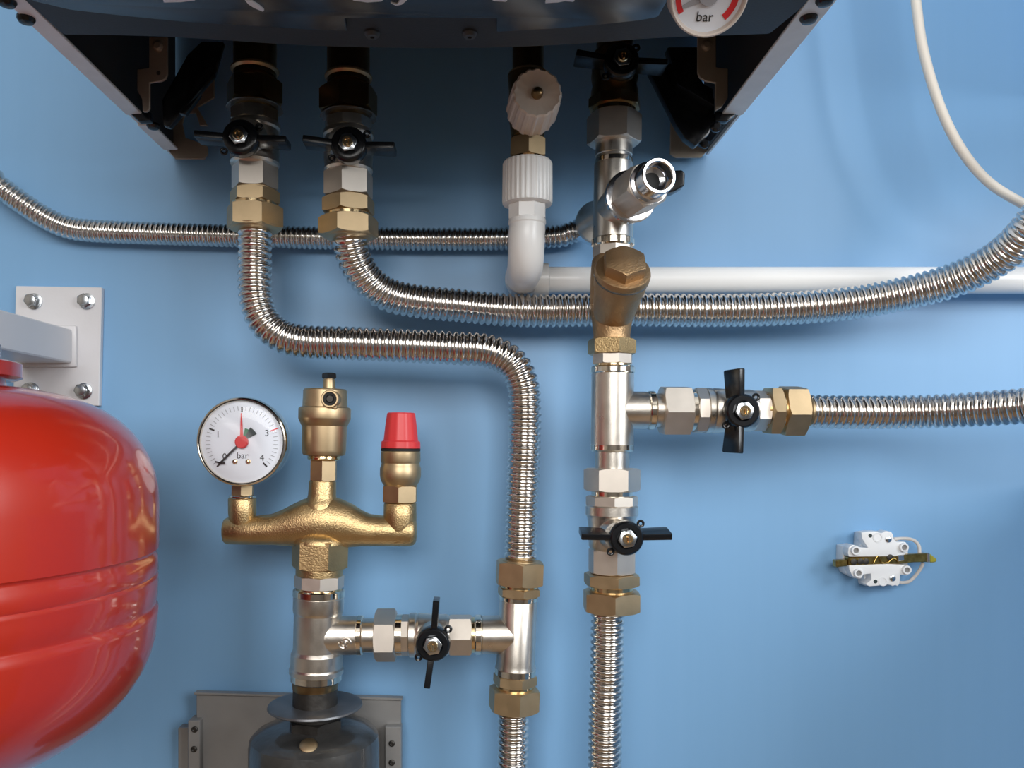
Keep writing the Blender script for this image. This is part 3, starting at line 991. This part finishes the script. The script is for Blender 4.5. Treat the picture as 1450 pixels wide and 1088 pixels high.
# tee under the manifold
rt = Run((452.5, 815), (447, 980), DS)
rb = Run((450, 900), (735, 899), DS)
t = thing('tee_fitting', rt.at(900), 'nickel tee under the brass manifold with an embossed swirl on its branch', 'pipe fitting', 'nickel tees')
MB().add(*rt.hex(818, 836, 68, 10, 8)).build('nipple', 'nickel_hex', t)
MB().add(*rt.lathe([(833, 64), (841, 64)])).build('thread', 'brass_bright', t)
MB().add(*rt.lathe(ring_prof(838, 850, 73, 2))).build('collar', 'nickel_bright', t)
mb = MB().add(*rt.lathe([(848, 69), (850, 71.5), (869, 71), (872, 69.5), (874, 67.5), (926, 67), (929, 70.5), (931, 72.5), (950, 73), (953, 76), (959, 76), (960, 73)]))
mb.add(*rb.lathe([(452, 60), (470, 61), (480, 55), (504, 54.5), (506, 50)]))
tb = mb.build('tee_body', 'nickel', t, sharp=20)
MB().add(*rt.lathe(ring_prof(958, 971, 72, 2))).build('collar', 'nickel_bright', t)
MB().add(*rb.lathe(ring_prof(502, 512, 56, 2))).build('collar', 'nickel_bright', t)
# embossed swirl
pe0 = rb.at(489)
rs2 = 26.5 * pmS
mb = MB()
for sgn in (1, -1):
    for rad, cx_, th0, th1 in ((3.2, 2.0, -1.0, 3.6), (6.4, 2.2, -0.2, 2.5)):
        pts = []
        for i in range(17):
            th = th0 + (th1 - th0) * i / 16
            dx = (math.cos(th) * rad + cx_) * pmS * sgn
            zz = -5.0 * pmS + (math.sin(th) * rad + 0.5) * pmS * sgn
            pts.append(Vector((pe0.x + dx, pe0.y - math.sqrt(max(0, (27.7 * pmS) ** 2 - zz ** 2)), pe0.z + zz)))
        mb.add(*sweep(pts, lambda i: 1.15 * pmS, 6))
mb.build('embossed_mark', 'nickel', tb, label='embossed swirl mark')

valve_run(rb, (511, 529, 559, 567, 578, 589, 635, 668), (74, 57, 62, 58, 51), (613, 914), (86, -98), 0, 'between the two lower tees', hd=(0.084, 0.095), rot=-5, erot=-25, wl=38, lean=(1, 0, 0))

# right lower tee
r2 = Run((735, 830), (727, 1020), DS)
t = thing('tee_fitting', r2.at(900), 'nickel tee at the right of the lower valve, between two brass nuts', 'pipe fitting', 'nickel tees')
mb = MB().add(*r2.lathe([(852, 50), (855, 53), (945, 55), (952, 58), (954, 56)]))
mb.add(*rb.lathe([(682, 50), (684, 54), (705, 54), (731, 53)]))
mb.build('tee_body', 'nickel', t)
MB().add(*r2.lathe(ring_prof(847, 856, 55, 2))).build('collar', 'nickel_bright', t)
MB().add(*r2.lathe(ring_prof(951, 963, 58, 2))).build('collar', 'nickel_bright', t)
MB().add(*rb.lathe(ring_prof(672, 683, 56, 2))).build('collar', 'nickel_bright', t)
MB().add(*rb.lathe([(664, 50), (674, 50)])).build('thread', 'brass_bright', t)
comp(r2, (848, 836, 832, 795), (58, 52, 65), 'on top of the right lower tee', 20)
comp(r2, (961, 976, 981, 1016), (61, 54, 70), 'under the right lower tee', 14)

# ------------------------------------------------------------------ hoses
corrugated('corrugated_hose', [(361, 316, .07), (361, 345, .07), (361, 390, .07), (363, 425, .07), (374, 455, .07), (398, 476, .07), (430, 484, .07), (480, 486, .069), (560, 489, .068), (640, 493, .066), (690, 497, .064), (722, 512, .062), (739, 540, .061), (743, 575, .06), (742, 640, .06), (739, 720, .06), (737, 799, .06)], 48,
           'stainless corrugated hose making an S bend down to the right lower tee')
corrugated('corrugated_hose', [(494, 326, .07), (496, 345, .068), (503, 370, .063), (520, 397, .056), (548, 417, .050), (590, 427, .045), (650, 433, .039), (700, 438, .035), (760, 440.5, .034), (880, 439, .035), (1000, 440, .036), (1100, 438, .038), (1200, 430, .044), (1280, 416, .055), (1350, 397, .072), (1405, 371, .090), (1440, 344, .105), (1475, 303, .120)], 50,
           'stainless corrugated hose sweeping behind the column and up to the right',
           tail=((0.388, -0.135, Z0 + 0.190), (0.44, -0.15, Z0 + 0.222), (0.55, -0.155, Z0 + 0.236), (0.95, -0.155, Z0 + 0.24)))
corrugated('corrugated_hose', [(822, 325, .013), (806, 331, .013), (790, 335, .013), (740, 338, .013), (640, 339, .013), (500, 338, .013), (350, 335, .013), (220, 331, .013), (130, 327, .013), (95, 322, .014), (65, 309, .017), (35, 290, .021), (0, 265, .026), (-40, 237, .03)], 32,
           'thin stainless corrugated hose along the wall behind the flow columns', pitch=.0040, depth=.0016,
           tail=((-0.50, -0.034, Z0 + 0.26), (-0.75, -0.036, Z0 + 0.34)))
corrugated('corrugated_hose', [(1143, 583, .07), (1200, 584, .07), (1260, 584, .07), (1310, 583, .076), (1360, 581, .088), (1410, 578, .102), (1450, 575, .114), (1500, 570, .127)], 48,
           'stainless corrugated hose running right from the right branch valve', pitch=.0050,
           tail=((0.425, -0.142, Z0 + 0.030), (0.55, -0.155, Z0 + 0.036), (0.95, -0.155, Z0 + 0.05)))
corrugated('corrugated_hose', [(860.5, 866, .07), (860, 900, .07), (859, 960, .07), (857, 1020, .07), (856, 1100, .07), (855, 1180, .07), (854, 1500, .07), (853, 1900, .07)], 48,
           'stainless corrugated hose hanging from the bottom of the column')
corrugated('corrugated_hose', [(727, 1008, .06), (727, 1040, .06), (726, 1100, .06), (725, 1180, .06), (724, 1500, .06), (723, 1900, .06)], 45,
           'short stainless corrugated hose leaving the picture under the right lower tee')

# ------------------------------------------------------------------ expansion tank and its bracket
TR = 0.125
TX, TD = -0.295, 0.225
tz = lambda py: Z0 + (CY - py) / S(0.18)
tank = thing('expansion_tank', (TX, -TD, tz(1060)), 'big glossy red expansion tank cut off by the left edge', 'tank')
zt = tz(546)
zb = tz(1050)
g1, g2 = tz(777), tz(852)
prof = []
H1 = 0.063
for i in range(13):                        # top dome
    a = PI / 2 * i / 12
    prof.append((zt - 0.002 - H1 * (1 - math.cos(a)) ** 1.0, TR * 0.06 + TR * 0.94 * math.sin(a) ** 0.54))
prof += [(g1 + .006, TR * 1.0), (g1 + .0015, TR * .998), (g1 + .0005, TR * .985), (g1 - .001, TR * .983), (g1 - .003, TR * .993), (g1 - .011, TR * .996), (g1 - .0125, TR * 0.990), (g1 - .014, TR * .996), ((g1 + g2) / 2, TR * .995),
         (g2 + .012, TR * .996), (g2 + .003, TR * .992), (g2 + .001, TR * .983), (g2 - .0005, TR * .985), (g2 - .002, TR * .996), (g2 - .006, TR * .995)]
H2 = 0.068
z2 = g2 - 0.012
for i in range(1, 13):
    a = PI / 2 * i / 12
    prof.append((z2 - H2 * math.sin(a) ** 1.15, TR * 0.06 + TR * .93 * math.cos(a) ** 0.68))
prof = [(zt - z, r) for z, r in prof]
MB().add(*lathe((TX, -TD, zt), (0, 0, -1), prof, 96)).build('tank_body', 'red_tank', tank, sharp=50)
dz = W(0, 521, TD).z
MB().add(*lathe((TX, -TD, dz + 0.0045), (0, 0, -1), [(0, .054), (.001, .0563), (.008, .0563), (.009, .054)], 48)).build('top_flange', 'red_tank', tank)
MB().add(*lathe((TX, -TD, zt + 0.010), (0, 0, -1), [(0, .047), (.014, .049)], 32)).build('neck', 'red_tank', tank)
for dx, dy in ((0.0475, 0.0), (-0.03, 0.028)):
    MB().add(*hexprism((TX + dx, -TD + dy, dz + .004), (0, 0, 1), 0, .0080, .0045, 10)).build('flange_bolt', 'zinc', tank)

bk = thing('tank_bracket', W(80, 490, 0.0), 'white steel wall plate with square arm above the red tank', 'bracket')
MB().add(*plate_px([(22, 405), (144, 407), (140, 575), (18, 572)], 0.0, 0.005, 0.0006)).build('wall_plate', 'white_steel', bk)
ax1 = W(105, 490, 0.005).x
za, zb_ = W(100, 467, 0.005).z, W(100, 515, 0.005).z
v, f = solid([(ax1 - 0.040, zb_), (ax1, zb_), (ax1, za), (ax1 - 0.040, za)], (0, 0, 0), (1, 0, 0), (0, 0, 1), (0, -1, 0), 0.004, TD + 0.03, 0.0028, 3)
arm = MB().add(v, f).build('arm', 'white_steel', bk)
mb = MB()
mb.add(*solid([(ax1 - 0.043, zb_ - .003), (ax1 + .003, zb_ - .003), (ax1 + .003, za + .003), (ax1 - 0.043, za + .003)], (0, 0, 0), (1, 0, 0), (0, 0, 1), (0, -1, 0), 0.004, 0.0085, 0.002, 2))
mb.build('weld_bead', 'white_steel', bk)
for i, (px, py) in enumerate(((43, 425), (118, 425), (38.5, 552), (114, 553))):
    p = W(px, py, 0.010)
    mb = MB().add(*hexprism((p.x, -.005, p.z), (0, -1, 0), 0, .0058, .0046, 10 + 17 * i, n=(0, 0, 1)))
    mb.add(*lathe((p.x, -.0105, p.z), (0, -1, 0), [(0, .0044), (.0006, .0040), (.0010, .002)], 18))
    b = mb.build('bolt', 'zinc', bk, label='zinc plated hex bolt')
    MB().add(*lathe((p.x + .0006, -.0048, p.z - .0003), (0, -1, 0), [(0, .0064), (.0012, .0064), (.0014, .006)], 24)).build('washer', 'zinc', b)

# ------------------------------------------------------------------ housing and iron pipe at the bottom
hs = thing('pipe_housing', W(420, 1100, 0.01), 'grey sheet metal wall housing behind the black pipe at the bottom', 'housing')
MB().add(*plate_px([(278, 984), (568, 992), (568, 1500), (278, 1500)], 0.010, 0.0125, 0.0005)).build('back_sheet', 'sheet', hs)
pA, pB = W(278, 983, 0.0125), W(568, 991, 0.0125)
ev = (pB - pA)
MB().add(*solid([(-0.001, 0), (ev.length + .001, 0), (ev.length + .001, 0.0018), (-0.001, .0018)], pA, ev.normalized(), (0, 0, 1), (0, -1, 0), -0.004, 0.0025, .0004)).build('top_fold', 'sheet', hs)
MB().add(*plate_px([(266, 1021), (283, 1021), (283, 1500), (266, 1500)], 0.006, 0.020, 0.0006)).build('side_flange', 'sheet', hs)
MB().add(*plate_px([(252, 1031), (267, 1031), (267, 1500), (252, 1500)], 0.0, 0.010, 0.0006)).build('side_flange', 'sheet', hs)
MB().add(*plate_px([(545, 1030), (568, 1030), (568, 1500), (545, 1500)], 0.010, 0.020, 0.0006)).build('side_flange', 'sheet', hs)
for px, py in ((276, 1033), (275, 1061), (555, 1053), (555, 1080)):
    MB().add(*lathe(W(px, py, 0.0198), (0, -1, 0), [(0, .0024), (.0010, .0024), (.0016, .0014), (.0010, .0008)], 14)).build('rivet', 'dark_steel', hs)

ip = Run((446.5, 960), (446, 1100), DS)
ir = thing('iron_pipe', ip.at(1000), 'black iron pipe stub entering the tee under the manifold', 'pipe')
MB().add(*ip.lathe([(962, 60), (968, 62), (1006, 63), (1070, 66)], 36)).build('stub', 'dark_steel', ir)
MB().add(*ip.lathe([(968, 64), (976, 65), (982, 63)], 36)).build('thread', 'dark_brass', ir)
ro = MB().add(*ip.lathe([(1004, 62), (1003, 118), (1004.5, 131), (1007, 133), (1009, 128), (1010, 62)], 56)).build('pipe_rosette', 'worn_plate')
tag(ro, 'dark round rosette plate around the black pipe', 'rosette')
cy = thing('cast_sleeve', ip.at(1090), 'wide black tarred iron sleeve at the bottom edge', 'pipe')
MB().add(*ip.lathe([(1037, 66), (1036, 96), (1040, 140), (1044, 166), (1050, 178), (1062, 182), (1110, 182), (1500, 180)], 56, rf=lambda th: 1 + .006 * math.sin(5 * th + 1) + .004 * math.sin(11 * th))).build('sleeve_body', 'cast_iron', cy)
MB().add(*ip.hex(1024, 1040, 76, 14)).build('gland_nut', 'dark_steel', cy)
MB().add(*lathe(W(437, 1057, 0.095), (0.1, -.5, .9), [(-.003, .006), (.001, .006), (.002, .004)], 16)).build('gland_bolt', 'brass', cy)

# ------------------------------------------------------------------ terminal block and cables
tzx = lambda zx, zy: (1150 + zx * .1448, 720 + zy * .1448)
tb = thing('terminal_block', W(1250, 795, 0), 'small white electrical terminal block on the bare wall at the right', 'terminal block')
up = [tzx(*p) for p in ((480, 238), (555, 228), (640, 226), (665, 250), (690, 238), (712, 226), (735, 222), (752, 232), (768, 226), (792, 255), (800, 300), (830, 332), (915, 330), (945, 372), (940, 420), (905, 455), (860, 470), (360, 475), (350, 440), (358, 385), (395, 356), (440, 368), (470, 385), (548, 390), (490, 300))]
dn = [tzx(*p) for p in ((360, 560), (740, 545), (860, 552), (925, 555), (970, 590), (965, 640), (925, 660), (862, 650), (858, 740), (835, 765), (815, 752), (790, 765), (760, 750), (720, 745), (640, 760), (560, 766), (520, 745), (580, 700), (575, 640), (505, 650), (480, 688), (440, 690), (390, 660), (365, 600))]
back = [tzx(*p) for p in ((300, 372), (400, 356), (470, 385), (480, 240), (780, 232), (800, 300), (940, 350), (940, 640), (860, 650), (850, 755), (520, 762), (505, 650), (420, 690), (330, 640), (298, 540))]
MB().add(*plate_px(back, 0.0, 0.012, 0.001, 2)).build('base', 'white_block', tb)
MB().add(*plate_px(up, 0.011, 0.021, 0.0008, 2)).build('upper_half', 'white_block', tb)
MB().add(*plate_px(dn, 0.011, 0.021, 0.0008, 2)).build('lower_half', 'white_block', tb)
for zx, zy in ((430, 415), (457, 637), (903, 385), (930, 605)):
    p = W(*tzx(zx, zy), 0.023)
    post = MB().add(*lathe(p, (0, -1, 0), [(-.006, .0036), (0, .0034), (.0003, .0031), (.0003, .0022), (-.0015, .0020)], 22)).build('screw_post', 'white_block', tb)
    MB().add(*lathe(p, (0, -1, 0), [(-.0018, .0021), (-.0008, .0021)], 16)).build('bore', 'sheet', post)
for zx, zy in ((745, 305), (785, 685)):
    p = W(*tzx(zx, zy), 0.021)
    MB().add(*lathe(p, (0, -1, 0), [(-.001, .0023), (.0006, .0023), (.001, .0016)], 16)).build('terminal_screw', 'zinc', tb)
for zx, zy in ((567, 268), (617, 716)):
    p = W(*tzx(zx, zy), 0.0208)
    MB().add(*lathe(p, (0, -1, 0), [(-.001, .0015), (.0004, .0015)], 14)).build('wire_hole', 'dark_ink', tb)
for zx, zy, r in ((640, 285, 50), (690, 715, 45)):
    p = W(*tzx(zx, zy), 0.0205)
    MB().add(*lathe(p, (0, -1, 0), [(-.002, r * .1448 / S(.02)), (.0009, r * .1448 / S(.02)), (.0009, r * .10 / S(.02)), (.0, r * .09 / S(.02))], 22)).build('wire_boss', 'white_block', tb)
bar = [tzx(*p) for p in ((352, 483), (900, 455), (1000, 448), (1130, 442), (1135, 528), (1000, 530), (900, 540), (360, 565))]
b = MB().add(*plate_px(bar, 0.014, 0.0205, 0.0006)).build('contact_bar', 'old_brass', tb, label='brass contact bar')
MB().add(*plate_px([tzx(*p) for p in ((235, 512), (350, 505), (352, 565), (238, 580))], 0.012, 0.019, 0.0006)).build('bar_end', 'old_brass', b)
MB().add(*plate_px([tzx(*p) for p in ((1150, 442), (1180, 465), (1225, 500), (1222, 525), (1180, 535), (1150, 530))], 0.013, 0.020, 0.0008)).build('bar_tip', 'yellow_green', b)
MB().add(*plate_px([tzx(*p) for p in ((1128, 438), (1155, 438), (1158, 530), (1130, 535))], 0.012, 0.0215, 0.0006)).build('bar_clip', 'zinc', b)
MB().add(*plate_px([tzx(*p) for p in ((838, 460), (900, 455), (905, 510), (845, 520))], 0.020, 0.0225, 0.0005)).build('bar_clip', 'zinc', b)
for zx, zy in ((405, 525), (470, 520), (525, 520), (760, 478)):
    MB().add(*lathe(W(*tzx(zx, zy), .0205), (0, -1, 0), [(-.001, .0024), (.0007, .0023), (.0010, .001)], 14)).build('bar_screw', 'dark_steel', b)
sp = [W(*tzx(zx, zy), .0215) for zx, zy in ((600, 540), (640, 470), (660, 490), (690, 535), (740, 530), (800, 490), (850, 530))]
MB().add(*sweep(catmull(sp, 6), lambda i: .0004, 8)).build('spring', 'old_brass', b)
for zs in (((800, 300, .012), (870, 296, .012), (950, 300, .012), (1010, 325, .013), (1045, 375, .014), (1050, 440, .016)), ((1085, 535, .016), (1060, 590, .014), (1010, 660, .012), (950, 715, .011), (890, 728, .010), (850, 725, .010))):
    P = [W(*tzx(zx, zy), d) for zx, zy, d in zs]
    MB().add(*sweep(catmull(P, 8), lambda i: .0013, 10)).build('wire', 'wire', tb, label='white wire')

P = [W(*p) for p in ((1275, -500, .07), (1280, -200, .07), (1285, -90, .07), (1292, -40, .07), (1298, 10, .07), (1306, 65, .07), (1322, 125, .07), (1342, 177, .07), (1368, 222, .07), (1400, 258, .07), (1440, 284, .07), (1490, 308, .07), (1600, 330, .07), (1900, 345, .07), (2300, 350, .07))]
cb = MB().add(*sweep(catmull(P, 10), lambda i: .0033, 14)).build('cable', 'cable')
tag(cb, 'cream white cable curving down at the top right', 'cable')
